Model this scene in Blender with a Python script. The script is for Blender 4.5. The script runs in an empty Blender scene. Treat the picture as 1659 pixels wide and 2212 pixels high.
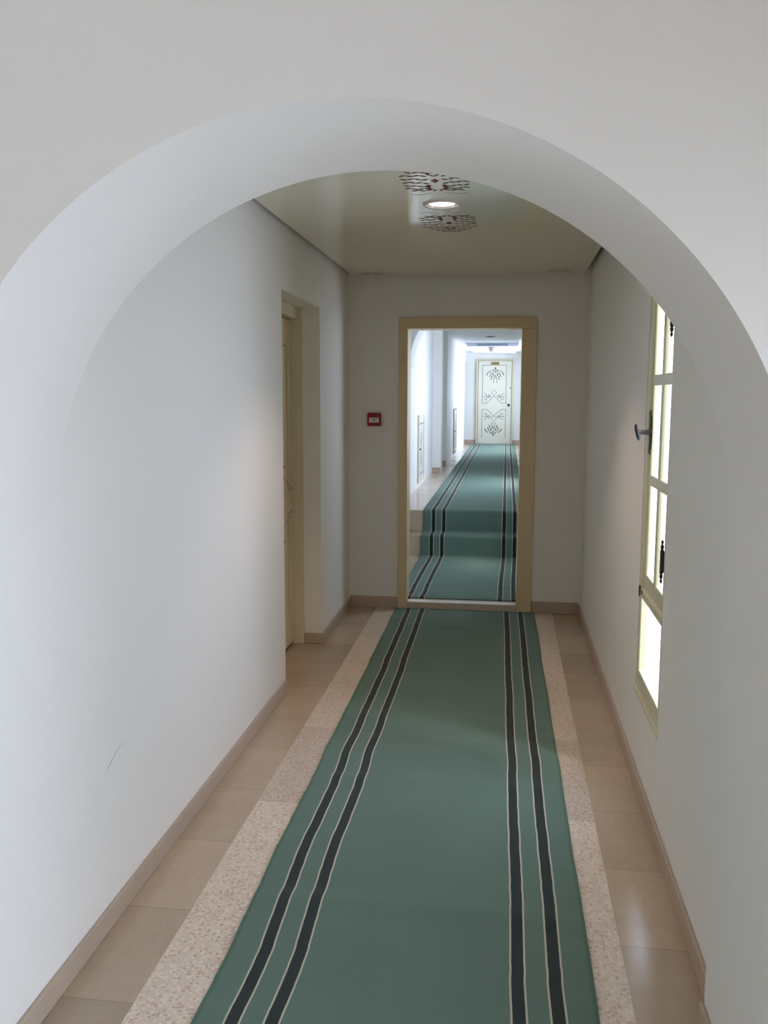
import bpy, bmesh, math, random
from mathutils import Vector, Matrix
random.seed(7)
SC = bpy.context.scene
COL = SC.collection
PI = math.pi

# ------------------------------------------------------------------ helpers
def lin(r, g, b):
    def f(c):
        c /= 255.0
        return c / 12.92 if c <= 0.04045 else ((c + 0.055) / 1.055) ** 2.4
    return (f(r), f(g), f(b), 1.0)

class MB:
    """collects faces, builds ONE mesh object"""
    def __init__(s):
        s.v = []; s.f = []; s.m = []
    def quad(s, a, b, c, d, m=0):
        n = len(s.v); s.v += [a, b, c, d]; s.f.append((n, n+1, n+2, n+3)); s.m.append(m)
    def poly(s, pts, m=0):
        n = len(s.v); s.v += list(pts); s.f.append(tuple(range(n, n+len(pts)))); s.m.append(m)
    def box(s, x0, x1, y0, y1, z0, z1, m=0):
        P = [(x0,y0,z0),(x1,y0,z0),(x1,y1,z0),(x0,y1,z0),(x0,y0,z1),(x1,y0,z1),(x1,y1,z1),(x0,y1,z1)]
        n = len(s.v); s.v += P
        for q in ((0,3,2,1),(4,5,6,7),(0,1,5,4),(1,2,6,5),(2,3,7,6),(3,0,4,7)):
            s.f.append(tuple(n+i for i in q)); s.m.append(m)
    def lathe(s, prof, mat, seg=24, m=0):
        """prof: [(r, h)] about local z, placed by 4x4 matrix"""
        n = len(s.v)
        for r, h in prof:
            for k in range(seg):
                a = 2*PI*k/seg
                s.v.append(tuple(mat @ Vector((r*math.cos(a), r*math.sin(a), h))))
        for i in range(len(prof)-1):
            for k in range(seg):
                k2 = (k+1) % seg
                s.f.append((n+i*seg+k, n+i*seg+k2, n+(i+1)*seg+k2, n+(i+1)*seg+k)); s.m.append(m)
        s.f.append(tuple(n+k for k in range(seg))[::-1]); s.m.append(m)
        s.f.append(tuple(n+(len(prof)-1)*seg+k for k in range(seg))); s.m.append(m)
    def tube(s, pts, r, seg=8, m=0):
        pts = [Vector(p) for p in pts]
        n = len(s.v)
        for i, p in enumerate(pts):
            t = (pts[min(i+1, len(pts)-1)] - pts[max(i-1, 0)]).normalized()
            a = Vector((0.31, 0.77, 0.55)); a = (a - t*a.dot(t)).normalized(); b = t.cross(a)
            rr = r[i] if isinstance(r, (list, tuple)) else r
            for k in range(seg):
                q = p + a*rr*math.cos(2*PI*k/seg) + b*rr*math.sin(2*PI*k/seg)
                s.v.append(tuple(q))
        for i in range(len(pts)-1):
            for k in range(seg):
                k2 = (k+1) % seg
                s.f.append((n+i*seg+k, n+i*seg+k2, n+(i+1)*seg+k2, n+(i+1)*seg+k)); s.m.append(m)
        s.f.append(tuple(n+k for k in range(seg))[::-1]); s.m.append(m)
        s.f.append(tuple(n+(len(pts)-1)*seg+k for k in range(seg))); s.m.append(m)
    def build(s, name, mats, parent=None, smooth=False, bevel=0.0, merge=True, angle=35):
        me = bpy.data.meshes.new(name)
        me.from_pydata([tuple(p) for p in s.v], [], s.f)
        if not isinstance(mats, (list, tuple)): mats = [mats]
        for q in mats: me.materials.append(q)
        me.polygons.foreach_set('material_index', s.m)
        bm = bmesh.new(); bm.from_mesh(me)
        if merge: bmesh.ops.remove_doubles(bm, verts=bm.verts, dist=1e-5)
        bmesh.ops.recalc_face_normals(bm, faces=bm.faces)
        if smooth:
            for f in bm.faces: f.smooth = True
            for e in bm.edges:
                if len(e.link_faces) == 2 and e.calc_face_angle(0) > math.radians(angle): e.smooth = False
        bm.to_mesh(me); bm.free(); me.update()
        o = bpy.data.objects.new(name, me); COL.objects.link(o)
        if parent is not None: o.parent = parent
        if bevel:
            b = o.modifiers.new('bevel', 'BEVEL'); b.width = bevel; b.segments = 2; b.limit_method = 'ANGLE'
            b.angle_limit = math.radians(40)
        return o

def tag(o, label, cat=None, kind=None, group=None):
    o['label'] = label
    if cat: o['category'] = cat
    if kind: o['kind'] = kind
    if group: o['group'] = group
    return o

def empty(name, label, cat, kind=None, group=None):
    o = bpy.data.objects.new(name, None); COL.objects.link(o); o.empty_display_size = .1
    return tag(o, label, cat, kind, group)

def slab(mb, axis, a0, a1, ur, vr, holes=(), m=0):
    """solid slab with rectangular holes; axis x: (u,v)=(y,z); y: (x,z); z: (x,y)"""
    us = sorted(set([ur[0], ur[1]] + [h for q in holes for h in q[:2] if ur[0] < h < ur[1]]))
    vs = sorted(set([vr[0], vr[1]] + [h for q in holes for h in q[2:] if vr[0] < h < vr[1]]))
    def P(a, u, v):
        return {'x': (a, u, v), 'y': (u, a, v), 'z': (u, v, a)}[axis]
    def solid(i, j):
        if i < 0 or j < 0 or i >= len(us)-1 or j >= len(vs)-1: return False
        cu, cv = (us[i]+us[i+1])/2, (vs[j]+vs[j+1])/2
        return not any(h[0] < cu < h[1] and h[2] < cv < h[3] for h in holes)
    for i in range(len(us)-1):
        for j in range(len(vs)-1):
            if not solid(i, j): continue
            u0, u1, v0, v1 = us[i], us[i+1], vs[j], vs[j+1]
            for a in (a0, a1): mb.quad(P(a,u0,v0), P(a,u1,v0), P(a,u1,v1), P(a,u0,v1), m)
            if not solid(i-1, j): mb.quad(P(a0,u0,v0), P(a1,u0,v0), P(a1,u0,v1), P(a0,u0,v1), m)
            if not solid(i+1, j): mb.quad(P(a0,u1,v0), P(a1,u1,v0), P(a1,u1,v1), P(a0,u1,v1), m)
            if not solid(i, j-1): mb.quad(P(a0,u0,v0), P(a1,u0,v0), P(a1,u1,v0), P(a0,u1,v0), m)
            if not solid(i, j+1): mb.quad(P(a0,u0,v1), P(a1,u0,v1), P(a1,u1,v1), P(a0,u1,v1), m)
    return mb

# ------------------------------------------------------------------ materials
def newmat(name):
    m = bpy.data.materials.new(name); m.use_nodes = True
    nt = m.node_tree; nt.nodes.clear()
    out = nt.nodes.new('ShaderNodeOutputMaterial')
    return m, nt, out

def N(nt, typ, **kw):
    n = nt.nodes.new(typ)
    for k, v in kw.items():
        if k in n.inputs: n.inputs[k].default_value = v
        else: setattr(n, k, v)
    return n

def math_(nt, op, a, b=None, clamp=False):
    n = nt.nodes.new('ShaderNodeMath'); n.operation = op; n.use_clamp = clamp
    for i, q in enumerate((a, b)):
        if q is None: continue
        if isinstance(q, (int, float)): n.inputs[i].default_value = q
        else: nt.links.new(q, n.inputs[i])
    return n.outputs[0]

def mixc(nt, fac, a, b, blend='MIX'):
    n = nt.nodes.new('ShaderNodeMix'); n.data_type = 'RGBA'; n.blend_type = blend
    for idx, q in ((0, fac), (6, a), (7, b)):
        if isinstance(q, (int, float, tuple)): n.inputs[idx].default_value = q
        else: nt.links.new(q, n.inputs[idx])
    return n.outputs[2]

def principled(nt, out, color, rough=.5, spec=.5, coat=0., coat_rough=.1, metal=0.):
    p = nt.nodes.new('ShaderNodeBsdfPrincipled')
    if isinstance(color, tuple): p.inputs['Base Color'].default_value = color
    else: nt.links.new(color, p.inputs['Base Color'])
    if isinstance(rough, (int, float)): p.inputs['Roughness'].default_value = rough
    else: nt.links.new(rough, p.inputs['Roughness'])
    p.inputs['Specular IOR Level'].default_value = spec
    p.inputs['Coat Weight'].default_value = coat
    p.inputs['Coat Roughness'].default_value = coat_rough
    p.inputs['Metallic'].default_value = metal
    nt.links.new(p.outputs[0], out.inputs[0])
    return p

def bump(nt, p, h, strength=.2, dist=.002):
    b = nt.nodes.new('ShaderNodeBump'); b.inputs['Strength'].default_value = strength
    b.inputs['Distance'].default_value = dist
    nt.links.new(h, b.inputs['Height']); nt.links.new(b.outputs[0], p.inputs['Normal'])

def objco(nt):
    return nt.nodes.new('ShaderNodeTexCoord').outputs['Object']

def noise(nt, co, scale, detail=3, rough=.5):
    n = N(nt, 'ShaderNodeTexNoise'); n.inputs['Scale'].default_value = scale
    n.inputs['Detail'].default_value = detail; n.inputs['Roughness'].default_value = rough
    nt.links.new(co, n.inputs['Vector']); return n.outputs['Fac']

def scaled(nt, co, s):
    n = nt.nodes.new('ShaderNodeMapping'); n.inputs['Scale'].default_value = s
    nt.links.new(co, n.inputs['Vector']); return n.outputs[0]

def paint(name, col, rough=.55, var=.04, bs=.12, scale=3.0, coat=0., coat_rough=.1, spec=.4, fine=180):
    m, nt, out = newmat(name)
    co = objco(nt)
    f = noise(nt, co, scale, 4)
    dark = tuple(c*(1-var) for c in col[:3]) + (1,)
    lite = tuple(min(1, c*(1+var)) for c in col[:3]) + (1,)
    c = mixc(nt, f, dark, lite)
    p = principled(nt, out, c, rough, spec, coat, coat_rough)
    bump(nt, p, noise(nt, co, fine, 2), bs, .0012)
    return m

M_WALL = paint('white_wall_paint', (.81, .78, .725, 1), .6, .02, .18, 1.2)
M_WALLB = paint('white_wall_paint_upper', (.80, .79, .76, 1), .6, .02, .15, 1.2)
M_CEIL = paint('cream_gloss_ceiling_paint', (.70, .655, .50, 1), .35, .03, .03, 1.0, coat=.8, coat_rough=.07, spec=.5)
M_CEIL2 = paint('white_ceiling_paint', (.80, .80, .81, 1), .5, .02, .05, 1.0)
M_FRAME = paint('olive_cream_gloss_paint', lin(216, 194, 152), .35, .05, .05, 6, spec=.5)
M_SASH = paint('cream_gloss_paint', lin(212, 205, 172), .3, .04, .05, 6, spec=.5)
M_DOOR = paint('cream_door_paint', lin(216, 212, 196), .4, .03, .05, 4)
M_DOORW = paint('warm_cream_door_paint', lin(226, 206, 174), .4, .03, .05, 4)
M_DOORF = paint('beige_door_frame_paint', lin(212, 202, 172), .4, .04, .05, 4)
M_CUP = paint('cream_cupboard_paint', lin(216, 212, 200), .4, .03, .05, 4)
M_CUPF = paint('sand_cupboard_frame_paint', lin(216, 206, 182), .4, .03, .05, 4)
M_PLINE = paint('grey_painted_line', lin(105, 105, 112), .5, .1, 0, 30)
M_PBLUE = paint('blue_painted_leaf', lin(96, 124, 136), .5, .15, 0, 30)
M_PDARK = paint('dark_green_painted_leaf', lin(58, 66, 60), .5, .15, 0, 30)
M_PRED = paint('maroon_painted_leaf', lin(116, 56, 50), .5, .15, 0, 30)
M_IRON = paint('black_wrought_iron', lin(32, 28, 30), .38, .2, .15, 40, spec=.6)
M_RED = paint('dark_red_plastic', lin(150, 22, 28), .35, .05, 0, 10)
M_LABEL = paint('white_plastic_label', lin(225, 215, 205), .4, .03, 0, 10)
M_INK = paint('dark_ink', lin(40, 30, 28), .5, .1, 0, 30)
M_PLASTIC = paint('pale_grey_plastic', lin(150, 142, 138), .4, .03, 0, 10)
M_CHROME, nt, out = newmat('white_enamel_ring'); principled(nt, out, lin(205, 198, 186), .3)
M_BRASS, nt, out = newmat('aged_brass_plate'); principled(nt, out, lin(168, 148, 82), .45, .5, 0, .1, .25)
M_VENT = paint('blue_grey_vent_metal', lin(120, 126, 150), .4, .05, 0, 10)
M_VENTD = paint('dark_vent_slot', lin(70, 74, 96), .6, .05, 0, 10)
M_DARK = paint('black_lamp_recess', lin(26, 22, 22), .6, .05, 0, 10)

def stone(name, col, rough, tile=None, var=.12, speck=None, vscale=5.0, off=0.0, veins=.16):
    m, nt, out = newmat(name)
    co = objco(nt)
    f = noise(nt, co, vscale, 6, .6)
    c = mixc(nt, f, tuple(q*(1-var) for q in col[:3])+(1,), tuple(min(1, q*(1+var)) for q in col[:3])+(1,))
    vein = noise(nt, scaled(nt, co, (6, 2.2, 3)), 4, 8, .7)
    v2 = math_(nt, 'MULTIPLY', math_(nt, 'ABSOLUTE', math_(nt, 'SUBTRACT', vein, .5)), 9, True)
    c = mixc(nt, math_(nt, 'MULTIPLY', math_(nt, 'SUBTRACT', 1, v2), veins), c, tuple(q*.72 for q in col[:3])+(1,))
    if speck:
        vo = N(nt, 'ShaderNodeTexVoronoi'); vo.inputs['Scale'].default_value = 95
        nt.links.new(co, vo.inputs['Vector'])
        sep = nt.nodes.new('ShaderNodeSeparateColor'); nt.links.new(vo.outputs['Color'], sep.inputs[0])
        ramp = nt.nodes.new('ShaderNodeValToRGB'); ramp.color_ramp.interpolation = 'CONSTANT'
        els = [(0, speck[0]), (.16, speck[1]), (.42, speck[2]), (.70, speck[3]), (.93, speck[4])]
        ramp.color_ramp.elements[0].position = 0; ramp.color_ramp.elements[0].color = els[0][1]
        ramp.color_ramp.elements[1].position = els[1][0]; ramp.color_ramp.elements[1].color = els[1][1]
        for p_, c_ in els[2:]:
            e = ramp.color_ramp.elements.new(p_); e.color = c_
        nt.links.new(sep.outputs[0], ramp.inputs[0])
        d = math_(nt, 'LESS_THAN', vo.outputs['Distance'], .52)
        c = mixc(nt, math_(nt, 'MULTIPLY', d, .75), c, ramp.outputs[0])
    if tile:
        sx = nt.nodes.new('ShaderNodeSeparateXYZ'); nt.links.new(co, sx.inputs[0])
        t = math_(nt, 'DIVIDE', math_(nt, 'ADD', sx.outputs[1], off), tile)
        idx = math_(nt, 'FLOOR', t); fr = math_(nt, 'FRACT', t)
        wn = N(nt, 'ShaderNodeTexWhiteNoise', noise_dimensions='1D'); nt.links.new(idx, wn.inputs['W'])
        br = math_(nt, 'ADD', math_(nt, 'MULTIPLY', wn.outputs['Value'], .26), .87)
        g = nt.nodes.new('ShaderNodeCombineColor')
        for i in range(3): nt.links.new(br, g.inputs[i])
        c = mixc(nt, 1.0, c, g.outputs[0], 'MULTIPLY')
        w = .0022/tile
        jl = math_(nt, 'ADD', math_(nt, 'LESS_THAN', fr, w), math_(nt, 'GREATER_THAN', fr, 1-w), True)
        c = mixc(nt, math_(nt, 'MULTIPLY', jl, .55), c, tuple(min(1, q*1.25) for q in col[:3])+(1,) if speck else tuple(q*.6 for q in col[:3])+(1,))
    r = math_(nt, 'ADD', math_(nt, 'MULTIPLY', noise(nt, co, 3, 3), .18), rough-.09)
    p = principled(nt, out, c, r, .5)
    return m

BEIGE = (.47, .36, .26, 1)
M_TILE = stone('beige_marble_tile', BEIGE, .2, .452, .12, off=.11)
M_TERR = stone('pink_beige_terrazzo', (.65, .54, .44, 1), .32, .85, .10,
               (lin(190, 150, 134), lin(224, 208, 190), lin(208, 186, 166), lin(226, 214, 198), lin(168, 150, 136)), 8, off=.0)
M_BASE = paint('beige_stone_skirting', (.46, .36, .275, 1), .32, .10, .03, 5.0, spec=.5, fine=60)
M_STEP = stone('beige_stone_step', (.50, .40, .29, 1), .25, None, .12)
M_FLOOR2 = stone('beige_marble_upper_floor', (.52, .42, .32, 1), .18, .45, .12)
M_SILL = stone('pale_marble_threshold', (.60, .50, .40, 1), .22, None, .08)

# carpet : stripes are woven in, measured across the runner through the UV map
def carpet_mat(name, width):
    m, nt, out = newmat(name)
    uv = nt.nodes.new('ShaderNodeUVMap'); uv.uv_map = 'across'
    sx = nt.nodes.new('ShaderNodeSeparateXYZ'); nt.links.new(uv.outputs[0], sx.inputs[0])
    u, v = sx.outputs[0], sx.outputs[1]
    w = N(nt, 'ShaderNodeTexNoise', noise_dimensions='1D'); w.inputs['Scale'].default_value = 9; w.inputs['Detail'].default_value = 3
    nt.links.new(v, w.inputs['W'])
    u = math_(nt, 'ADD', u, math_(nt, 'MULTIPLY', math_(nt, 'SUBTRACT', w.outputs['Fac'], .5), .005))
    e = math_(nt, 'MINIMUM', u, math_(nt, 'SUBTRACT', width, u))       # distance from the nearer edge
    def band(c, h): return math_(nt, 'LESS_THAN', math_(nt, 'ABSOLUTE', math_(nt, 'SUBTRACT', e, c)), h)
    dark = math_(nt, 'ADD', band(.1075, .0175), band(.213, .0175), True)
    wide = math_(nt, 'ADD', band(.1075, .0235), band(.213, .0235), True)
    co = objco(nt)
    n1 = noise(nt, scaled(nt, co, (2, 1, 2)), 2.2, 4)
    n2 = noise(nt, co, 420, 2)
    gr = mixc(nt, n1, (.086, .152, .122, 1), (.116, .196, .160, 1))
    gr = mixc(nt, math_(nt, 'MULTIPLY', n2, .45), gr, (.165, .225, .185, 1))
    edge = math_(nt, 'LESS_THAN', e, .012)
    gr = mixc(nt, math_(nt, 'MULTIPLY', edge, .55), gr, (.05, .13, .075, 1))
    c = mixc(nt, wide, gr, (.52, .49, .39, 1))
    c = mixc(nt, dark, c, mixc(nt, n2, (.008, .016, .015, 1), (.022, .038, .036, 1)))
    p = principled(nt, out, c, .95, .12)
    p.inputs['Sheen Weight'].default_value = .12
    p.inputs['Sheen Roughness'].default_value = .6
    rib = N(nt, 'ShaderNodeTexWave', bands_direction='Y'); rib.inputs['Scale'].default_value = 70
    nt.links.new(co, rib.inputs['Vector'])
    bump(nt, p, math_(nt, 'ADD', n2, math_(nt, 'MULTIPLY', rib.outputs['Fac'], .35)), .5, .003)
    return m

def glass_mat():
    m, nt, out = newmat('clear_window_glass')
    ge = nt.nodes.new('ShaderNodeNewGeometry')
    dt = nt.nodes.new('ShaderNodeVectorMath'); dt.operation = 'DOT_PRODUCT'
    nt.links.new(ge.outputs['Normal'], dt.inputs[0]); nt.links.new(ge.outputs['Incoming'], dt.inputs[1])
    cs = math_(nt, 'ABSOLUTE', dt.outputs['Value'])
    fres = math_(nt, 'ADD', math_(nt, 'MULTIPLY', math_(nt, 'POWER', math_(nt, 'SUBTRACT', 1.0, cs), 5.0), .55), .03)
    t = nt.nodes.new('ShaderNodeBsdfTransparent'); t.inputs[0].default_value = (.95, .97, .96, 1)
    g = nt.nodes.new('ShaderNodeBsdfGlossy'); g.inputs['Roughness'].default_value = .02
    mx = nt.nodes.new('ShaderNodeMixShader')
    nt.links.new(fres, mx.inputs[0]); nt.links.new(t.outputs[0], mx.inputs[1]); nt.links.new(g.outputs[0], mx.inputs[2])
    nt.links.new(mx.outputs[0], out.inputs[0])
    return m
M_GLASS = glass_mat()
def emis(name, col, s):
    m, nt, out = newmat(name)
    e = nt.nodes.new('ShaderNodeEmission'); e.inputs[0].default_value = col; e.inputs[1].default_value = s
    nt.links.new(e.outputs[0], out.inputs[0]); return m
M_LAMP = emis('lit_lamp_diffuser', (1, .93, .88, 1), 3.0)

# ------------------------------------------------------------------ measured places (metres)
XL, XR = -1.198, .585          # corridor side walls
YA0, YA1 = 1.72, 2.27          # near arch
YE = 6.837                     # end wall face
ZF2, ZT, ZU = .05, .262, .484  # lobby floor, tread, upper floor
YR1, YR2 = 8.887, 9.135        # risers
YO = 22.25                     # office wall
XUL, XUR = -1.105, .50         # upper corridor walls

# ------------------------------------------------------------------ arches
def arch_wall(name, y0, y1, x0, x1, ztop, cx, r, zs, jl, jr, z0, mat, seg=96, label=''):
    mb = MB()
    pts = [(cx + r*math.cos(PI - PI*k/seg), zs + r*math.sin(PI*k/seg)) for k in range(seg+1)]
    def F(poly):
        mb.poly([(x, y0, z) for x, z in poly]); mb.poly([(x, y1, z) for x, z in poly])
    F([(x0, z0), (jl, z0), (jl, zs), (x0, zs)]); F([(jr, z0), (x1, z0), (x1, zs), (jr, zs)])
    F([(x0, zs), (pts[0][0], zs), (pts[0][0], ztop), (x0, ztop)])
    F([(pts[-1][0], zs), (x1, zs), (x1, ztop), (pts[-1][0], ztop)])
    for (xa, za), (xb, zb) in zip(pts[:-1], pts[1:]):
        F([(xa, za), (xb, zb), (xb, ztop), (xa, ztop)])
        mb.quad((xa, y0, za), (xa, y1, za), (xb, y1, zb), (xb, y0, zb))
    def S(xa, za, xb, zb): mb.quad((xa, y0, za), (xa, y1, za), (xb, y1, zb), (xb, y0, zb))
    S(jl, z0, jl, zs); S(jr, z0, jr, zs)
    if abs(jl-pts[0][0]) > 1e-4: S(jl, zs, *pts[0])
    if abs(jr-pts[-1][0]) > 1e-4: S(jr, zs, *pts[-1])
    S(x0, z0, x0, ztop); S(x1, z0, x1, ztop); S(x0, ztop, x1, ztop); S(x0, z0, jl, z0); S(jr, z0, x1, z0)
    o = mb.build(name, mat, smooth=True, angle=20)
    return tag(o, label, 'wall', 'structure')

CX = (XL + .547)/2; RA = (.547 - XL)/2
arch_wall('wall_arch', YA0, YA1, -3.2, 1.3, 3.1, CX, RA, 1.326, XL, .547, 0, M_WALL,
          label='white plastered wall with the big round arch the corridor starts behind')
arch_wall('wall_arch_upper', 10.2, 10.75, -1.5, .9, 3.1, -.31, .785, 1.985, -1.109, .489, ZU, M_WALLB, 64,
          label='white archway crossing the far corridor above the two steps')

# ------------------------------------------------------------------ walls of the near corridor
mb = slab(MB(), 'x', XL-.35, XL, (YA1, YE), (0, 2.75), [(4.765, 5.757, -1, 2.21)])
w = tag(mb.build('wall_left', M_WALL), 'long white left corridor wall with the recessed door', 'wall', 'structure')
s = MB(); s.tube([(XL, 2.505, .503), (XL, 2.522, .511), (XL, 2.545, .521), (XL, 2.575, .533), (XL, 2.60, .541), (XL, 2.632, .551)],
                 [.0003, .0008, .0007, .0006, .0005, .0002], 6)
s.build('hairline_crack', M_PLINE, w)
mb = MB(); mb.box(XL-.41, XL-.351, 4.6, 5.9, -.1, 2.4); mb.box(XL-.36, XL-.3, 4.76, 5.76, -.1, .0)  # added slab behind the door, unseen: blocks light leaking under the leaf
tag(mb.build('wall_leak_blocker', M_WALL, merge=False), 'white unseen slab added behind the recessed door to stop light leaking', 'wall', 'structure')
WY0, WY1, WZ0, WZ1 = 3.335, 3.93, .39, 2.245
mb = slab(MB(), 'x', XR, XR+.036, (YA1, YE), (0, 2.75), [(WY0, WY1, WZ0, WZ1)])
tag(mb.build('wall_right', M_WALL), 'white right corridor wall holding the tall narrow window', 'wall', 'structure')
DX0, DX1, DZ = -.743, .104, 2.15
mb = slab(MB(), 'y', YE, YE+.19, (-1.55, .621), (0, 3.1), [(DX0-.02, DX1+.02, -1, DZ+.02)])
tag(mb.build('wall_end', M_WALL), 'white end wall around the open doorway, red alarm box on it', 'wall', 'structure')

# ceiling: painted gloss panel with a shadow gap along its sides
mb = slab(MB(), 'z', 2.534, 2.56, (-1.152, .54), (YA1, 6.795), [(-.315-.05, -.315+.05, 4.31-.05, 4.31+.05)])
ceil = tag(mb.build('ceiling', M_CEIL), 'glossy cream dropped ceiling with painted leaf motifs around a round lamp', 'ceiling', 'structure')
mb = MB(); mb.box(-1.55, .81, YA1, YE+.1, 2.66, 2.75)
tag(mb.build('ceiling_slab', M_WALL), 'white slab above the dropped cream ceiling', 'ceiling', 'structure')

def leaf(mb, x, y, z, ang, L, W, m, n=8, plane='xy'):
    pts = []
    for k in range(n):
        a = 2*PI*k/n
        u = math.cos(a)*L/2; v = math.sin(a)*W/2*(1 - .25*math.cos(a))
        p, q = u*math.cos(ang)-v*math.sin(ang), u*math.sin(ang)+v*math.cos(ang)
        pts.append((x+p, y+q, z) if plane == 'xy' else (x+p, y, z+q))
    mb.poly(pts, m)

def ceiling_motif(cx, cy, sx, sy, flip, small=False):
    """flip = +1: foot of the plant towards the lamp at small y"""
    mb = MB(); z = 2.5334
    rnd = random.Random(int(cx*1000)+int(cy*1000))
    def at(u, v): return cx + u*sx, cy + v*sy*flip
    def lf(u, v, du, dv, L, W, m):
        x, y = at(u, v); leaf(mb, x, y, z, math.atan2(dv*sy*flip, du*sx), L, W, m)
    if not small:
        mb.poly([(*at(0, .15), z), (*at(.13, .02), z), (*at(0, -.12), z), (*at(-.13, .02), z)], 1)
        for s_ in (-1, 1):
            for k in range(5):                              # tulip cups above and below the diamond
                t = k/4
                lf(s_*(.10+.18*math.sin(t*2.4)), -.62+.34*t, s_*.3, -.6+.9*t, .030, .017, 1)
                lf(s_*(.05+.13*math.sin(t*2.8)), .34+.24*t, s_*.4, .8-.5*t, .022, .012, 1)
            for k in range(8):                              # thin curved foot lines
                t = k/7; lf(s_*(.22+.62*t), -.80-.10*math.sin(t*2.2), s_, -.1+.2*t, .017, .0045, 0)
    rows = [(-.66, .10, .78), (-.50, .02, .90), (-.32, .02, .97), (-.13, .06, 1.0), (.07, .10, 1.0), (.27, .14, .94), (.46, .18, .82), (.64, .20, .62), (.80, .20, .40)]
    if small: rows = rows[1:8:3]
    for i_, (v0, dv, rx) in enumerate(rows):
        for s_ in (-1, 1):
            u = .30 if i_ < 6 else .10
            k = 0
            while u < rx:
                t = u
                v = v0 + dv*t + .028*math.sin(7*t+i_)
                m = 1 if (k*3+i_*2) % 7 < 2 else 0
                lf(s_*u, v, s_*1, .5*(1 if (k+i_) % 2 else -.7), .033+.006*rnd.random(), .016, m)
                u += .20 if not small else .3
                k += 1
    return mb.build('painted_motif', [M_PDARK, M_PRED], ceil, merge=False)
ceiling_motif(-.312, 3.86, .142, .27, -1)['label'] = 'dark green and maroon leaf motif on the arch side of the lamp'
ceiling_motif(-.312, 4.77, .142, .29, 1)['label'] = 'dark green and maroon leaf motif behind the lamp'
ceiling_motif(-.995, 6.64, .075, .10, -1, True)['label'] = 'small painted spray in the far left corner'
ceiling_motif(.355, 6.62, .075, .10, -1, True)['label'] = 'small painted spray in the far right corner'

# ------------------------------------------------------------------ floors
mb = MB()
BL, BR = -.978, .375
for x0, x1, m in ((XL-.36, BL, 0), (BL, BR, 1), (BR, XR+.05, 0)):
    mb.box(x0, x1, YA0-.0, YE+.02, -.1, 0, m)
tag(mb.build('floor', [M_TILE, M_TERR], merge=False), 'beige marble floor with a speckled terrazzo strip along the runner', 'floor', 'structure')
mb = MB(); mb.box(-3.2, 3.7, -6.3, .1, -.1, 0); mb.box(-3.2, 1.3, .1, YA0, -.1, 0)
tag(mb.build('floor_near', M_TILE), 'beige marble floor of the hall in front of the arch', 'floor', 'structure')
mb = MB(); mb.box(-1.55, .8, YE+.19, YR1+.01, -.1, ZF2)
tag(mb.build('floor_lobby', M_FLOOR2), 'beige stone floor between the doorway and the two steps', 'floor', 'structure')
mb = MB(); mb.box(-1.55, .8, YR2+.02, YO+.1, ZU-.1, ZU); mb.box(-1.8, -1.5, 21.3, YO+.1, ZU-.1, ZU)
tag(mb.build('floor_upper', M_FLOOR2), 'beige marble floor of the far corridor above the steps', 'floor', 'structure')
mb = MB(); mb.box(-1.103, .498, YR1, YR2+.3, ZF2-.05, ZT)
tag(mb.build('stone_step', M_STEP, bevel=.006), 'lower beige stone step behind the doorway, runner laid over it', 'step', group='stone steps behind the doorway')
mb = MB(); mb.box(-1.103, .498, YR2, YR2+.3, ZT, ZU+.001)
tag(mb.build('stone_step', M_STEP, bevel=.006), 'upper beige stone step meeting the far corridor floor', 'step', group='stone steps behind the doorway')
mb = MB(); mb.box(DX0, DX1, YE-.016, YE+.19, 0, .058)
tag(mb.build('marble_threshold', M_SILL, bevel=.005), 'pale marble threshold across the foot of the doorway', 'threshold')

# ------------------------------------------------------------------ skirting
HB = .072
def base(name, boxes, label):
    mb = MB()
    for b in boxes: mb.box(*b)
    return tag(mb.build(name, M_BASE, bevel=.004, merge=False), label, 'skirting', 'structure')
T = .013
base('baseboard_left', [(XL, XL+T, YA0, 4.757, 0, HB)], 'beige stone skirting along the left wall up to the door recess')
base('baseboard_recess', [(-1.312, XL+T, 5.757-T, 5.757, 0, HB), (XL, XL+T, 5.757, YE, 0, HB)], 'beige stone skirting turning out of the door recess to the end wall')
base('baseboard_right', [(XR-T, XR, YA1, YE, 0, HB)], 'beige stone skirting along the right wall below the window')
base('baseboard_arch', [(.547-T, .547, YA0, YA1+.0, 0, HB)], 'short beige skirting on the right arch pier')
base('baseboard_end', [(XL+T, -.812, YE-T, YE, 0, HB+.02), (.218, XR-T, YE-T, YE, 0, HB+.02)], 'brown beige skirting on the end wall beside the doorway')

# ------------------------------------------------------------------ doorway frame
fr = empty('trim_1', 'olive cream wooden frame around the open doorway in the end wall', 'door frame', 'structure')
for nm, b in (('jamb', (-.814, DX0, YE-.022, YE+.19, 0, DZ)), ('jamb', (DX1, .217, YE-.022, YE+.19, 0, DZ)),
              ('head', (-.814, .217, YE-.022, YE+.19, DZ, 2.234))):
    mb = MB(); mb.box(*b); mb.build(nm, M_FRAME, fr, bevel=.006)

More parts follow.
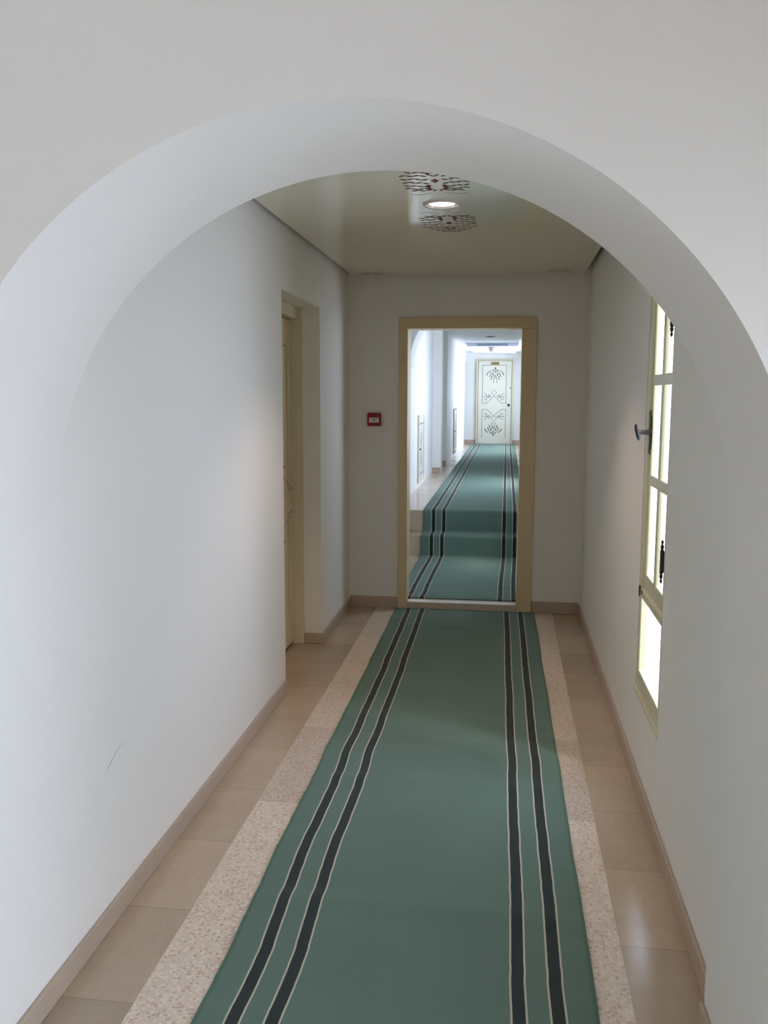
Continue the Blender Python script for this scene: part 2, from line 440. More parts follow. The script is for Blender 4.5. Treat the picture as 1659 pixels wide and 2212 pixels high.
# ------------------------------------------------------------------ carpets
def runner(name, path, xl, xr, bumps, label, width, jogs=()):
    """path [(y,z)] draped; xl/xr functions of y"""
    P = [Vector(p) for p in path]
    out = [P[0]]
    for a, b, c in zip(P[:-2], P[1:-1], P[2:]):            # round the folds
        r = min(.028, (b-a).length*.4, (c-b).length*.4)
        d1, d2 = (a-b).normalized(), (c-b).normalized()
        p0, p2 = b + d1*r, b + d2*r
        for k in range(7):
            t = k/6; out.append(p0*(1-t)**2 + b*2*t*(1-t) + p2*t*t)
    out.append(P[-1])
    res = [out[0]]
    for a, b in zip(out[:-1], out[1:]):
        n = max(1, int((b-a).length/.025))
        for k in range(1, n+1): res.append(a.lerp(b, k/n))
    nu = 28; th = .009
    verts, uvs, faces = [], [], []
    s = 0
    for i, p in enumerate(res):
        if i: s += (p-res[i-1]).length
        t = (res[min(i+1, len(res)-1)] - res[max(i-1, 0)]).normalized()
        nrm = Vector((-t.y, t.x))
        h = th
        for (by, bh, bw) in bumps: h += bh*math.exp(-((p.x-by)/bw)**2)
        h += .0012*math.sin(p.x*9.1+1)*math.sin(p.x*3.7)
        for j in range(nu+1):
            f = j/nu
            x0, x1 = xl(p.x), xr(p.x)
            x = x0 + (x1-x0)*f
            wob = .0016*math.sin(p.x*5.3+.6)+.0007*math.sin(p.x*13+2)
            sag = h*(1 - .55*abs(2*f-1)**6) if h > th*1.05 else h
            q = p + nrm*(sag + .0010*math.sin(p.x*13+f*5))
            jog = sum(a_*math.exp(-((p.x-c_)/w_)**2) for c_, a_, w_ in jogs)*(1 if f < .5 else -.45)
            verts.append((x + (wob if j in (0, nu) else wob*.6) + jog*(1 if 0 < j < nu else .5), q.x, q.y)); uvs.append((f*width, s))
    row = nu+1
    for i in range(len(res)-1):
        for j in range(nu):
            faces.append((i*row+j, i*row+j+1, (i+1)*row+j+1, (i+1)*row+j))
    n0 = len(verts)                                         # underside ring -> real thickness
    for i, p in enumerate(res):
        t = (res[min(i+1, len(res)-1)] - res[max(i-1, 0)]).normalized(); nrm = Vector((-t.y, t.x))
        for j in (0, nu):
            v = verts[i*row+j]; q = p + nrm*.0012
            verts.append((v[0], q.x, q.y)); uvs.append(uvs[i*row+j])
    for i in range(len(res)-1):
        a, b = n0+2*i, n0+2*(i+1)
        faces.append((i*row, (i+1)*row, b, a)); faces.append((i*row+nu, a+1, b+1, (i+1)*row+nu))
    for i in (0, len(res)-1):
        faces.append(tuple([i*row+j for j in range(row)] + [n0+2*i+1, n0+2*i]))
    me = bpy.data.meshes.new(name); me.from_pydata(verts, [], faces)
    ul = me.uv_layers.new(name='across')
    for lp in me.loops: ul.data[lp.index].uv = uvs[lp.vertex_index]
    me.materials.append(carpet_mat(name+'_wool', width))
    bm = bmesh.new(); bm.from_mesh(me); bmesh.ops.recalc_face_normals(bm, faces=bm.faces)
    for f in bm.faces: f.smooth = True
    for e in bm.edges:
        if len(e.link_faces) == 2 and e.calc_face_angle(0) > math.radians(60): e.smooth = False
    bm.to_mesh(me); bm.free()
    o = bpy.data.objects.new(name, me); COL.objects.link(o)
    return tag(o, label, 'carpet')
cw = 1.075
runner('carpet_runner', [(-2.6, 0), (6.812, 0)], lambda y: -.792-.0076*(y-2.1), lambda y: .281-.0076*(y-2.1),
       [(4.42, .007, .07), (4.12, .005, .05), (3.66, .009, .06), (2.70, .009, .06), (5.3, .004, .07), (6.3, .004, .06), (1.9, .006, .08)],
       'long green runner with dark double stripes on the near corridor floor', 1.075, [(3.95, -.009, .14), (3.05, -.007, .30), (2.38, .007, .16), (5.2, .004, .2)])
runner('carpet_runner', [(6.94, .058), (7.06, .0575), (7.10, ZF2), (YR1-.012, ZF2), (YR1-.010, ZT), (YR2-.010, ZT+.001), (YR2-.008, ZU+.002), (9.3, ZU+.001), (YO-.06, ZU+.001)],
       lambda y: -.825-.022*min(1, max(0, (8.9-y)/1.5)), lambda y: .215-.022*min(1, max(0, (8.9-y)/1.5)), [(7.5, .006, .06), (8.2, .004, .08), (17.0, .006, .1), (8.7, .004, .05)],
       'green striped runner climbing the two steps to the far painted door', 1.04)

# ------------------------------------------------------------------ round lamps
def lathe_at(mb, x, y, z, prof, down=True, seg=40):
    M = Matrix.Translation((x, y, z)) @ (Matrix.Rotation(PI, 4, 'X') if down else Matrix.Identity(4))
    mb.lathe(prof, M, seg)
dl = empty('downlight', 'lit round recessed ceiling lamp between two painted leaf motifs', 'ceiling lamp')
LX, LY = -.315, 4.31
mb = MB()
n = 48
prof = [(.089, .0), (.089, .004), (.082, .009), (.073, .007), (.069, -.004), (.069, -.02)]
for i in range(len(prof)-1):
    for k in range(n):
        a, b = 2*PI*k/n, 2*PI*(k+1)/n
        P = lambda q, t: (LX+q[0]*math.cos(t), LY+q[0]*math.sin(t), 2.534-q[1])
        mb.quad(P(prof[i], a), P(prof[i], b), P(prof[i+1], b), P(prof[i+1], a))
mb.build('trim_ring', M_CHROME, dl, smooth=True)
mb = MB(); lathe_at(mb, LX, LY, 2.537, [(.0685, 0), (.0685, .002), (.05, .0045), (.02, .0055)]); mb.build('diffuser', M_LAMP, dl, smooth=True)
dl2 = empty('downlight', 'small unlit dark round lamp in the far corridor ceiling', 'ceiling lamp')
mb = MB(); lathe_at(mb, -.295, 15.7, 2.66, [(.085, -.004), (.085, .004), (.062, .006)], seg=28); mb.build('trim_ring', M_VENT, dl2, smooth=True)
mb = MB(); lathe_at(mb, -.295, 15.7, 2.654, [(.06, 0), (.06, .004), (.03, .006)], seg=28); mb.build('recess', M_DARK, dl2, smooth=True)

# ------------------------------------------------------------------ red alarm call point
al = empty('alarm_call_point', 'small red alarm box with a white label left of the doorway', 'alarm')
mb = MB(); mb.box(-1.049, -.946, YE-.042, YE, 1.421, 1.520); mb.build('housing', M_RED, al, bevel=.007)
mb = MB(); mb.box(-1.035, -.960, YE-.0455, YE-.041, 1.448, 1.486); mb.build('label_plate', M_LABEL, al, bevel=.001)
mb = MB()
for (x, z, w_, h_) in ((-1.018, 1.477, .014, .004), (-1.000, 1.477, .016, .004), (-.980, 1.477, .018, .004), (-1.000, 1.466, .026, .005), (-.994, 1.458, .012, .003)):
    mb.box(x-w_/2, x+w_/2, YE-.0461, YE-.0453, z-h_/2, z+h_/2)
mb.build('printed_marks', M_INK, al, merge=False)

# ------------------------------------------------------------------ painted door design
def line(mb, pts, w, m, P, closed=False):
    seq = list(zip(pts[:-1], pts[1:])) + ([(pts[-1], pts[0])] if closed else [])
    for a, b in seq:
        d = Vector((b[0]-a[0], b[1]-a[1]))
        if d.length < 1e-6: continue
        d.normalize(); n_ = Vector((-d.y, d.x))*w/2; e = d*w/2
        mb.quad(P(a[0]-e.x+n_.x, a[1]-e.y+n_.y), P(b[0]+e.x+n_.x, b[1]+e.y+n_.y), P(b[0]+e.x-n_.x, b[1]+e.y-n_.y), P(a[0]-e.x-n_.x, a[1]-e.y-n_.y), m)
def dot(mb, u, v, r, m, P, ang=0., el=1.25):
    pts = []
    for k in range(8):
        a = 2*PI*k/8
        x, y = r*el*math.cos(a), r*math.sin(a)
        pts.append(P(u+x*math.cos(ang)-y*math.sin(ang), v+x*math.sin(ang)+y*math.cos(ang)))
    mb.poly(pts, m)
FAN = [  # (du, dv, size, colour) right half, metres, hanging down
 (0, 0, 1.5, 2), (0, -.056, 1.4, 0), (.05, -.045, 1.1, 0), (.05, -.065, 1.2, 0), (.135, -.075, 1, 2), (.168, -.10, 1, 2), (.19, -.13, 1, 2), (.2, -.16, .9, 2),
 (.053, -.124, 1, 2), (.053, -.158, 1, 2), (.05, -.185, .7, 2), (.094, -.112, .9, 2), (.112, -.14, .9, 2), (.121, -.168, .9, 2), (.134, -.2, .8, 1),
 (.087, -.202, 1, 2), (.087, -.234, 1, 2), (.1, -.268, .9, 2), (0, -.178, 1.4, 0), (.019, -.212, .9, 2), (.025, -.243, .9, 2), (.037, -.28, .9, 2), (.037, -.33, 1, 2),
 (.009, -.10, .8, 1), (.07, -.155, .6, 1)]
SPRAY = [(-.087, .012, 1, 2), (-.037, .012, .9, 2), (-.037, -.025, .8, 2), (-.062, -.056, .9, 2), (-.03, .05, .9, 2), (-.034, .087, .9, 2), (.012, -.025, 1, 0),
 (0, .012, 1.1, 2), (.02, .025, 1, 0), (.05, 0, 1, 2), (-.075, .075, .8, 1), (.03, -.03, .7, 1)]
def door_paint(u0, u1, z0, P, parent, lw=.011):
    """leaf from u0..u1, floor z0; P maps (u, z) to a point on the face"""
    W = u1-u0; c = (u0+u1)/2
    mb = MB()
    L_, R_ = u0+.10*W/.804, u1-.131*W/.804
    m_ = (L_+R_)/2
    zt, zb, za, zd = z0+1.91, z0+.994, z0+1.174, z0+1.256
    line(mb, [(L_+.11, zb), (L_, zb), (L_, zt), (R_, zt), (R_, zb), (R_-.10, zb), (m_, za), (L_+.11, zb)], lw, 0, P)
    line(mb, [(m_, zd+.066), (m_+.066, zd), (m_, zd-.066), (m_-.066, zd)], lw*.8, 0, P, True)
    zt2, zb2, za2, zd2 = z0+.847, z0+.157, z0+.69, z0+.623
    line(mb, [(L_, zb2), (L_, zt2), (L_+.11, zt2), (m_, za2), (R_-.10, zt2), (R_, zt2), (R_, zb2)], lw, 0, P)
    line(mb, [(m_, zd2+.066), (m_+.066, zd2), (m_, zd2-.066), (m_-.066, zd2)], lw*.8, 0, P, True)
    mb.build('painted_outline', M_PLINE, parent, merge=False)
    mb = MB(); r = .013
    for (du, dv, s_, m) in FAN:
        for sg in ((1, -1) if du else (1,)):
            dot(mb, m_+.022+sg*du, z0+1.84+dv, r*s_, m, P, PI/2 if du < .06 else sg*-1.0)
            dot(mb, m_-.008+sg*du, z0+.228-dv*.86, r*s_, m, P, PI/2 if du < .06 else sg*1.0)
    for sg in (-1, 1):
        for base_z, fl in ((1.84, 1), (.228, -1)):
            pts = [(m_+.008+sg*(.03+.1*t), z0+base_z-fl*(.03+.02*t+.02*math.sin(PI*t))) for t in (0, .25, .5, .75, 1)]
            line(mb, pts, .006, 0, P)
    for sg in (-1, 1):
        for zc_, fl in ((1.165, 1), (.665, -1)):
            for (du, dv, s_, m) in SPRAY:
                dot(mb, m_+sg*(.148 - du), z0+zc_+.04 - fl*dv*1.0 - .04, r*.95*s_, m, P, sg*.5)
            line(mb, [(m_+sg*(.055), z0+zc_+.03*fl), (m_+sg*.075, z0+zc_-.01*fl), (m_+sg*.115, z0+zc_-.055*fl)], .006, 0, P)
    mb.build('painted_flowers', [M_PBLUE, M_PRED, M_PDARK], parent, merge=False)

# door 2 : office door closing the far corridor
d2 = empty('door_2', 'cream door painted with flower sprays at the far end of the corridor', 'door', 'structure')
mb = MB(); mb.box(-.69, .112, YO-.035, YO+.0, ZU+.006, 2.498); lf = mb.build('door_leaf', M_DOOR, d2, bevel=.003)
door_paint(-.69, .112, ZU, lambda u, z: (u, YO-.0362, z), lf)
for nm, b in (('frame_jamb', (-.742, -.701, YO-.06, YO, ZU, 2.508)), ('frame_jamb', (.123, .152, YO-.06, YO, ZU, 2.508)), ('frame_head', (-.742, .152, YO-.06, YO, 2.508, 2.532))):
    mb = MB(); mb.box(*b); mb.build(nm, M_DOORF, d2, bevel=.004)
sg_ = MB(); sg_.box(-.395, -.190, YO-.041, YO-.035, 2.405, 2.472); sgn = sg_.build('sign_plate', M_BRASS, d2, bevel=.002)
cu = bpy.data.curves.new('office_text', 'FONT'); cu.body = 'OFFICE'; cu.size = .055; cu.align_x = 'CENTER'; cu.align_y = 'CENTER'; cu.extrude = .0008; cu.offset = .0016
to = bpy.data.objects.new('office_text', cu); COL.objects.link(to)
bpy.context.view_layer.update()
me = bpy.data.meshes.new_from_object(to.evaluated_get(bpy.context.evaluated_depsgraph_get()))
bpy.data.objects.remove(to)
me.materials.clear(); me.materials.append(M_INK)
me.transform(Matrix.Translation((-.2925, YO-.0418, 2.4385)) @ Matrix.Rotation(PI/2, 4, 'X'))
lt = bpy.data.objects.new('lettering', me); COL.objects.link(lt); lt.parent = sgn
mb = MB(); mb.lathe([(.02, 0), (.012, .012), (.012, .03), (.026, .04), (.032, .055), (.026, .07), (.008, .076)], Matrix.Translation((.052, YO-.035, 1.437)) @ Matrix.Rotation(PI/2, 4, 'X'), 20)
mb.build('door_knob', M_IRON, d2, smooth=True)
mb = MB(); mb.lathe([(.013, 0), (.013, .006), (.006, .010)], Matrix.Translation((.084, YO-.035, 1.857)) @ Matrix.Rotation(PI/2, 4, 'X'), 16)
mb.box(.078, .090, YO-.039, YO-.035, 1.812, 1.842); mb.build('lock', M_PRED, d2)

# door 1 : same painted door, seen edge on in the left recess
d1 = empty('door_1', 'cream painted door in the left wall recess, seen edge on', 'door', 'structure')
mb = MB(); mb.box(-1.425, -1.385, 4.79, 5.733, .018, 2.13); lf = mb.build('door_leaf', M_DOORW, d1, bevel=.003)
door_paint(5.733, 4.79, .05, lambda u, z: (-1.3842, u, z), lf, .005)
for nm, b in (('frame_jamb', (-1.44, -1.313, 5.735, 5.757, 0, 2.21)), ('frame_jamb', (-1.44, -1.313, 4.765, 4.787, 0, 2.21)), ('frame_head', (-1.44, -1.33, 4.787, 5.735, 2.135, 2.21))):
    mb = MB(); mb.box(*b); mb.build(nm, M_DOORF, d1, bevel=.003)
mb = MB(); mb.lathe([(.02, 0), (.011, .01), (.011, .03), (.026, .042), (.03, .052), (.02, .066)], Matrix.Translation((-1.385, 4.86, .98)) @ Matrix.Rotation(PI/2, 4, 'Y'), 20)
mb.build('door_knob', M_IRON, d1, smooth=True)

# ------------------------------------------------------------------ near window
M_SHADEFIN = paint('grey_brown_shade_fin', (.26, .23, .16, 1), .8, .12, .3, 4)
mb = MB(); mb.box(XR+.036, 1.9, 2.75, 2.95, -1, 4.2)  # added fin, out of view: keeps sky light off the mullion sides
tag(mb.build('added_shade_fin', M_SHADEFIN), 'dull unseen fin added outside the narrow window to block sky light', 'wall', 'structure')
w1 = empty('window_1', 'tall narrow cream window with blown bright panes in the right wall', 'window', 'structure')
Y0, Y1 = WY0+.002, WY1-.002
FX = XR+.004
mb = slab(MB(), 'x', FX, XR+.034, (Y0, Y1), (WZ0+.002, WZ1-.002), [(Y0+.045, Y1-.042, .478, .797), (Y0+.045, Y1-.042, .833, 2.205)])
mb.build('window_frame', M_SASH, w1, bevel=.004)
mb = MB(); mb.box(XR-.004, XR+.02, WY0-.0, WY1-.0, .374, .394); mb.build('window_sill', M_SASH, w1, bevel=.004)
sy0, sy1 = Y0+.047, Y1-.044
gm = (sy0+sy1)/2
cols = [(sy0+.045, gm-.022), (gm+.022, sy1-.034)]
rows = [(.905, 1.282), (1.328, 1.694), (1.739, 2.15)]
mb = slab(MB(), 'x', FX+.010, FX+.028, (sy0, sy1), (.835, 2.203), [c_+r_ for c_ in cols for r_ in rows])
sash = mb.build('sash', M_SASH, w1, bevel=.005)
for c_ in cols:
    for r_ in rows:
        mb = MB(); mb.box(FX+.022, FX+.025, c_[0]-.006, c_[1]+.006, r_[0]-.006, r_[1]+.006); mb.build('pane', M_GLASS, sash)
mb = MB(); mb.box(FX+.022, FX+.025, Y0+.04, Y1-.038, .47, .805); mb.build('lower_pane', M_GLASS, w1)
# espagnolette handle: long plate, stem, oval knob
hy, hz = 3.856, 1.503
mb = MB()
n = 16; ol = []
for k in range(n):
    a = 2*PI*k/n
    ol.append((hy + .0115*math.cos(a)*(1 if abs(math.sin(a)) < .6 else .7), hz + .078*math.sin(a)))
for xa, sc in ((FX+.012, 1.0), (FX+.003, .72)):
    pass
P0 = [(FX+.012, y, z) for y, z in ol]; P1 = [(FX+.002, hy+(y-hy)*.6, hz+(z-hz)*.93) for y, z in ol]
for k in range(n): mb.quad(P0[k], P0[(k+1) % n], P1[(k+1) % n], P1[k])
mb.poly(P1); mb.poly(P0[::-1])
for s_ in (-1, 1):
    mb.tube([(FX+.008, hy, hz+s_*.07), (FX+.004, hy, hz+s_*.08), (FX+.008, hy, hz+s_*.092)], [.005, .006, .002], 8)
hp = mb.build('handle_plate', M_IRON, w1, smooth=True)
mb = MB()
mb.tube([(FX+.006, hy, hz), (FX-.012, hy, hz), (FX-.032, hy, hz), (FX-.043, hy, hz)], [.012, .0095, .0095, .012], 14)
mb.build('handle_stem', M_IRON, hp, smooth=True)
mb = MB()
Mk = Matrix.Translation((FX-.047, hy, hz+.0)) @ Matrix.Rotation(math.radians(-14), 4, 'Y')
seg = 18; rings = 9
nb = len(mb.v)
prev = None
for i in range(rings+1):
    t = PI*i/rings
    ring = [tuple(Mk @ Vector((.0085*math.cos(t), .014*math.sin(t)*math.cos(2*PI*k/seg), .036*math.sin(t)*math.sin(2*PI*k/seg)))) for k in range(seg)]
    if prev:
        for k in range(seg): mb.quad(prev[k], prev[(k+1) % seg], ring[(k+1) % seg], ring[k])
    prev = ring
mb.build('handle_knob', M_IRON, hp, smooth=True)
# ornate pin hinges on the near jamb
def hinge(z):
    mb = MB()
    prof = [(.001, -.083), (.004, -.078), (.0055, -.072), (.003, -.066), (.0058, -.060), (.0068, -.052), (.0045, -.047), (.0072, -.043), (.0072, -.015), (.0062, -.013), (.0072, -.011), (.0072, .012), (.0062, .014), (.0072, .016),
            (.0072, .043), (.0045, .047), (.0068, .052), (.0058, .060), (.003, .066), (.0055, .072), (.004, .078), (.001, .083)]
    mb.lathe(prof, Matrix.Translation((XR-.003, WY0+.050, z)), 14)
    mb.box(XR-.001, XR+.012, WY0+.044, WY0+.052, z-.04, z+.04)
    return mb.build('hinge', M_IRON, w1, smooth=True)
hinge(1.043); hinge(1.945)
# curled latch where sash and transom meet
mb = MB()
ly, lz = 3.868, .822
pts = []
for k in range(22):
    t = k/21
    a = PI*2.3*t
    r_ = .011*(1-.25*t)
    pts.append((FX-.006-.004*math.sin(3*t), ly+.012 - .014*t + r_*math.cos(a)*.6, lz+.024 - .05*t + r_*math.sin(a)*.8))
mb.tube(pts, [.0035+.0012*math.sin(6*k/21) for k in range(22)], 8)
mb.box(FX-.003, FX+.012, ly-.006, ly+.004, lz-.008, lz+.008)
mb.build('latch', M_IRON, w1, smooth=True)

# ------------------------------------------------------------------ far corridor shell
UH = 3.1
mb = MB()
slab(mb, 'x', XUL-.4, XUL, (YE+.19, 15.15), (-.1, UH))
slab(mb, 'x', XUL-.4, -.988, (15.15, 21.55), (ZU-.1, UH))
slab(mb, 'x', XUL-.4, -.988, (21.55, YO), (2.46, UH))
mb.box(-1.85, -1.8, 21.3, YO, ZU-.1, 2.6); mb.box(-1.8, -1.3, 21.2, 21.55, ZU-.1, 2.6); mb.box(-1.8, -1.3, 21.2, YO, 2.46, 2.6)
tag(mb.build('wall_left_upper', M_WALLB, merge=False), 'bright white left wall of the far corridor', 'wall', 'structure')
mb = MB(); mb.box(XUL, -.978, 13.66, 13.98, ZU, UH)
tag(mb.build('wall_pilaster', M_WALLB), 'shallow white pilaster on the far corridor left wall', 'pilaster', 'structure')
UW = [(7.3, 8.2, 1.1, 2.3), (10.95, 12.5, .9, 2.35), (17.6, 21.5, 1.2, 2.45)]
mb = slab(MB(), 'x', XUR, XUR+.3, (YE+.19, YO), (-.1, UH), UW)
tag(mb.build('wall_right_upper', M_WALLB), 'white right wall of the far corridor, mostly behind the doorway frame', 'wall', 'structure')
mb = MB(); mb.box(-1.85, .8, YO, YO+.15, ZU-.1, UH)
tag(mb.build('wall_end_upper', M_WALLB), 'white wall around the painted door closing the far corridor', 'wall', 'structure')
mb = MB(); mb.box(-1.5, .8, YE+.19, 10.2, 3.0, 3.1); mb.box(-1.5, .8, 10.75, YO, 2.70, 2.8)
tag(mb.build('ceiling_upper', M_CEIL2, merge=False), 'white ceiling margins above the far corridor', 'ceiling', 'structure')
mb = MB(); mb.box(-.80, .20, 10.95, 17.5, 2.66, 2.69); mb.box(-.80, .20, 18.62, 22.16, 2.66, 2.69)
tag(mb.build('ceiling_panel', M_CEIL2, merge=False), 'grey white ceiling panel above the far runner, a vent across it', 'ceiling', 'structure')
UWL = ['bright window lighting the lobby before the two steps', 'bright window just behind the far archway', 'wide bright window close to the painted far door']
for i, (a, b, c, d) in enumerate(UW):
    wn = empty('window_%d' % (i+2), UWL[i], 'window', 'structure')
    nc = 2 if b-a < 2 else 5
    g = [(a+.05+(b-a-.1)*k/nc + .012, a+.05+(b-a-.1)*(k+1)/nc - .012, c+.05, d-.05) for k in range(nc)]
    mb = slab(MB(), 'x', XUR+.06, XUR+.11, (a+.003, b-.003), (c+.003, d-.003), g); mb.build('window_frame', M_SASH, wn)
    for q in g:
        mb = MB(); mb.box(XUR+.083, XUR+.087, q[0]-.004, q[1]+.004, q[2]-.004, q[3]+.004); mb.build('pane', M_GLASS, wn)
base('baseboard_upper', [(XUL, -.978, 13.66-.013, 13.66, ZU, ZU+.085), (XUL, -.988, 15.137, 15.15, ZU, ZU+.085), (-1.78, -.745, YO-.014, YO, ZU, ZU+.10), (.155, XUR, YO-.014, YO, ZU, ZU+.10)],
     'brown stone skirting on the far pilaster and beside the far door')

# vent across the far ceiling
av = empty('air_vent', 'blue grey slotted air vent across the far corridor ceiling', 'air vent')
mb = slab(MB(), 'z', 2.655, 2.69, (-.81, .21), (17.5, 18.62), [(-.60, .0, 17.68, 18.44)]); mb.build('vent_frame', M_VENT, av, bevel=.004)
for k in range(9):
    mb = MB(); y = 17.72+k*.083; mb.box(-.60, .0, y, y+.03, 2.658, 2.684); mb.build('louver', M_VENT, av)
mb = MB(); mb.box(-.60, .0, 17.68, 18.44, 2.687, 2.692); mb.build('back_plate', M_VENTD, av)
# smoke detector
sd = empty('smoke_detector', 'pale round smoke detector hanging above the far painted door', 'smoke detector')
mb = MB(); lathe_at(mb, -.33, 18.95, 2.66, [(.075, 0), (.075, .014), (.06, .02)], seg=28); mb.build('base_plate', M_PLASTIC, sd, smooth=True)
mb = MB(); lathe_at(mb, -.33, 18.95, 2.646, [(.06, 0), (.056, .035), (.042, .06), (.028, .078), (.014, .086)], seg=28); mb.build('sensor_head', M_PLASTIC, sd, smooth=True)

# low painted cupboards on the far left wall
def cupboard(x, y0, y1, z0, z1, label, dark=False):
    c_ = empty('wall_cupboard', label, 'cupboard', group='low painted cupboards on the far left wall')
    fw = .055
    mb = slab(MB(), 'x', x, x+.022, (y0, y1), (z0, z1), [(y0+fw, y1-fw, z0+fw, z1-fw)])
    mb.build('frame', M_CUP if dark else M_CUPF, c_, bevel=.003)
    if dark:
        mb = MB(); P = lambda u, z: (x+.0227, u, z)
        line(mb, [(y0+.02, z0-.02+.03), (y1-.02, z0+.01), (y1-.02, z1-.01), (y0+.02, z1-.01)], .03, 0, P, True)
        mb.build('painted_border', M_PLINE, c_, merge=False)
    mb = MB(); mb.box(x, x+.014, y0+fw, y1-fw, z0+fw, z1-fw); dr = mb.build('door', M_CUP, c_, bevel=.002)
    mb = MB(); P = lambda u, z: (x+.0147, u, z)
    m_ = (y0+y1)/2; hh = z1-z0; ww = y1-y0
    line(mb, [(y0+fw+.05, z0+fw+.05), (y1-fw-.05, z0+fw+.05), (y1-fw-.05, z1-fw-.06), (y0+fw+.05, z1-fw-.06)], .012, 0, P, True)
    for (du, dv, s_, m) in FAN:
        for sg in ((1, -1) if du else (1,)):
            dot(mb, m_+sg*du*.8, z1-.2+dv*.8, .010*s_, 1, P, 1.2)
            dot(mb, m_+sg*du*.8, z0+.18-dv*.8, .010*s_, 1, P, 1.2)
    mb.build('painted_flowers', [M_PLINE, M_PBLUE], dr, merge=False)
    mb = MB(); mb.lathe([(.006, 0), (.005, .012), (.011, .018), (.009, .026), (.003, .029)], Matrix.Translation((x+.014, y0+fw+.03, (z0+z1)/2)) @ Matrix.Rotation(PI/2, 4, 'Y'), 14)
    mb.build('knob', M_IRON, dr, smooth=True)
cupboard(XUL, 11.3, 12.08, ZU+.06, 1.41, 'sand framed painted cupboard low on the white wall behind the far archway')
cupboard(-.988, 17.0, 17.8, .57, 1.41, 'dark outlined cupboard on the far left wall beyond the pilaster', True)

# ------------------------------------------------------------------ hall around the camera
mb = slab(MB(), 'x', 3.5, 3.7, (-6.2, -.1), (0, 3.1), [(-5.0, -1.0, .9, 2.6)])
slab(mb, 'x', 1.1, 1.3, (-.1, YA0), (0, 3.1), [(.12, 1.66, .06, 1.5)])
mb.box(1.3, 3.7, -.1, .1, 0, 3.1)
tag(mb.build('wall_right_near', M_WALL, merge=False), 'white window wall of the hall in front of the arch', 'wall', 'structure')
mb = MB(); mb.box(-3.2, -3.0, -6.2, YA0, 0, 3.1)
tag(mb.build('wall_left_near', M_WALL), 'white left wall of the hall in front of the arch', 'wall', 'structure')
mb = slab(MB(), 'y', -6.4, -6.2, (-3.2, 3.7), (0, 3.1))
tag(mb.build('wall_back', M_WALL), 'white wall behind the viewer', 'wall', 'structure')
mb = MB(); mb.box(-3.2, 3.7, -6.4, .1, 3.0, 3.1); mb.box(-3.2, 1.3, .1, YA0+.1, 3.0, 3.1)
tag(mb.build('ceiling_near', M_WALL), 'white ceiling of the hall in front of the arch', 'ceiling', 'structure')
for nm, lab, ax, a, ur, vr, nc in (('window_5', 'wide window on the far right of the hall before the arch', 'x', 3.58, (-5.0, -1.0), (.9, 2.6), 4),
                                   ('window_6', 'low window close to the right arch pier in the hall', 'x', 1.18, (.12, 1.66), (.06, 1.5), 2)):
    wn = empty(nm, lab, 'window', 'structure')
    u0, u1 = ur
    g = [(u0+.05+(u1-u0-.1)*k/nc+.015, u0+.05+(u1-u0-.1)*(k+1)/nc-.015, vr[0]+.05, vr[1]-.05) for k in range(nc)]
    mb = slab(MB(), ax, a, a+.05, (u0+.003, u1-.003), (vr[0]+.003, vr[1]-.003), g); mb.build('window_frame', M_SASH, wn)
    for q in g:
        mb = MB()
        slab(mb, ax, a+.023, a+.027, (q[0]-.004, q[1]+.004), (q[2]-.004, q[3]+.004)); mb.build('pane', M_GLASS, wn)

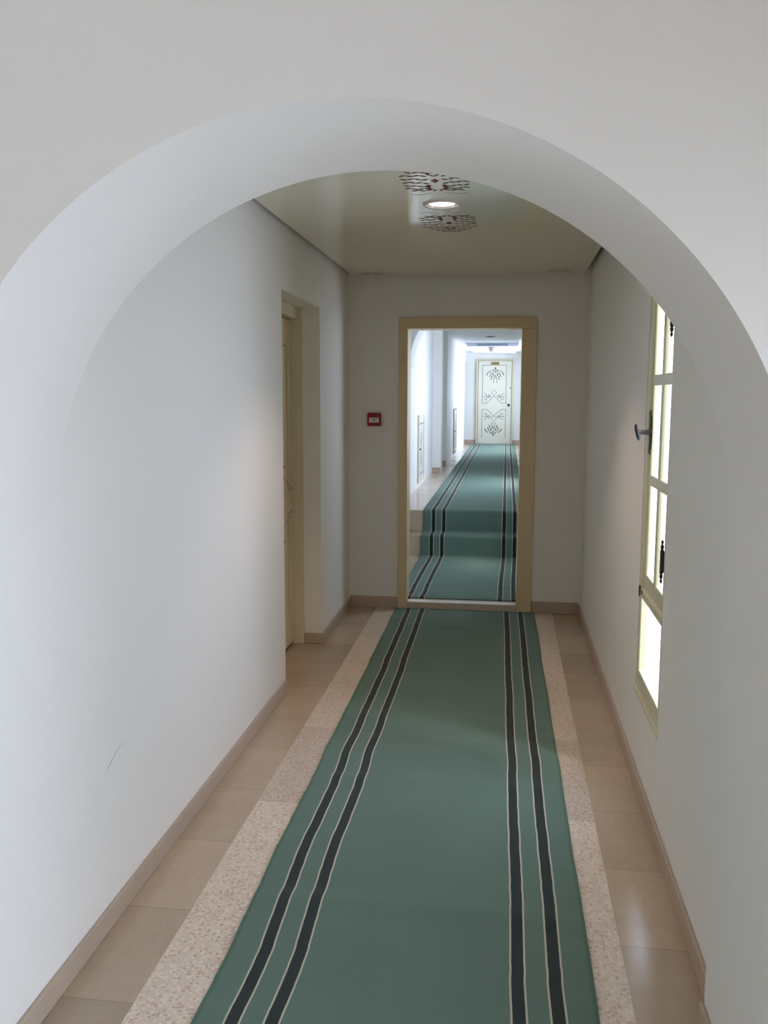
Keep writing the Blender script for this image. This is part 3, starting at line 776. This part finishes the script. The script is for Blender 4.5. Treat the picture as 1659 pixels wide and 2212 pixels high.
# ------------------------------------------------------------------ light: overcast sky through the windows, the lit lamp
wd = bpy.data.worlds.new('overcast_sky'); SC.world = wd; wd.use_nodes = True
bg = wd.node_tree.nodes['Background']
bg.inputs[0].default_value = (.715, .805, 1.06, 1); bg.inputs[1].default_value = 7.6
sn = bpy.data.lights.new('hazy_sun', 'SUN'); sn.energy = 3.2; sn.angle = math.radians(18); sn.color = (1, .98, .94)
sno = bpy.data.objects.new('hazy_sun', sn); COL.objects.link(sno)
sno.rotation_euler = Vector((-.50, .42, -1.0)).to_track_quat('-Z', 'Y').to_euler(); sno.location = (6, 0, 8)
def portal(loc, rot, sx, sy):
    l = bpy.data.lights.new('sky_portal', 'AREA'); l.shape = 'RECTANGLE'; l.size = sx; l.size_y = sy
    l.cycles.is_portal = True
    o = bpy.data.objects.new('sky_portal', l); COL.objects.link(o); o.location = loc; o.rotation_euler = rot
RX = (0, PI/2, 0)                        # local -z looks towards -x
portal((XR+.05, (WY0+WY1)/2, (WZ0+WZ1)/2), RX, WZ1-WZ0, WY1-WY0)
for a, b, c, d in UW: portal((XUR+.28, (a+b)/2, (c+d)/2), RX, d-c, b-a)
portal((3.69, -3.0, 1.75), RX, 1.7, 4.0)
portal((1.29, .89, .78), RX, 1.44, 1.54)
sp = bpy.data.lights.new('downlight_bulb', 'SPOT'); sp.energy = 33; sp.color = (1, .76, .62); sp.spot_size = math.radians(100); sp.spot_blend = .6; sp.shadow_soft_size = .06
so = bpy.data.objects.new('downlight_bulb', sp); COL.objects.link(so); so.location = (LX, LY, 2.515)

# ------------------------------------------------------------------ camera
cd = bpy.data.cameras.new('camera'); co = bpy.data.objects.new('camera', cd); COL.objects.link(co)
f, yaw, pitch, roll = 1938.88, .1343, .1287, .0031
fw = Vector((-math.sin(yaw)*math.cos(pitch), math.cos(yaw)*math.cos(pitch), -math.sin(pitch)))
r = Vector((math.cos(yaw), math.sin(yaw), 0)); u = r.cross(fw)
r2 = r*math.cos(roll)+u*math.sin(roll); u2 = -r*math.sin(roll)+u*math.cos(roll)
Mx = Matrix((r2, u2, -fw)).transposed().to_4x4(); Mx.translation = (0, 0, 1.65)
co.matrix_world = Mx
cd.sensor_fit = 'VERTICAL'; cd.sensor_height = 36; cd.lens = f*36/2212
cd.clip_start = .02; cd.clip_end = 200
SC.camera = co
SC.view_settings.view_transform = 'Standard'; SC.view_settings.look = 'None'
SC.view_settings.gamma = 1; SC.view_settings.use_curve_mapping = False
SC.view_settings.exposure = 0.46
SC.cycles.max_bounces = 16; SC.cycles.diffuse_bounces = 10; SC.cycles.glossy_bounces = 6; SC.cycles.transparent_max_bounces = 16
SC.cycles.sample_clamp_indirect = 6
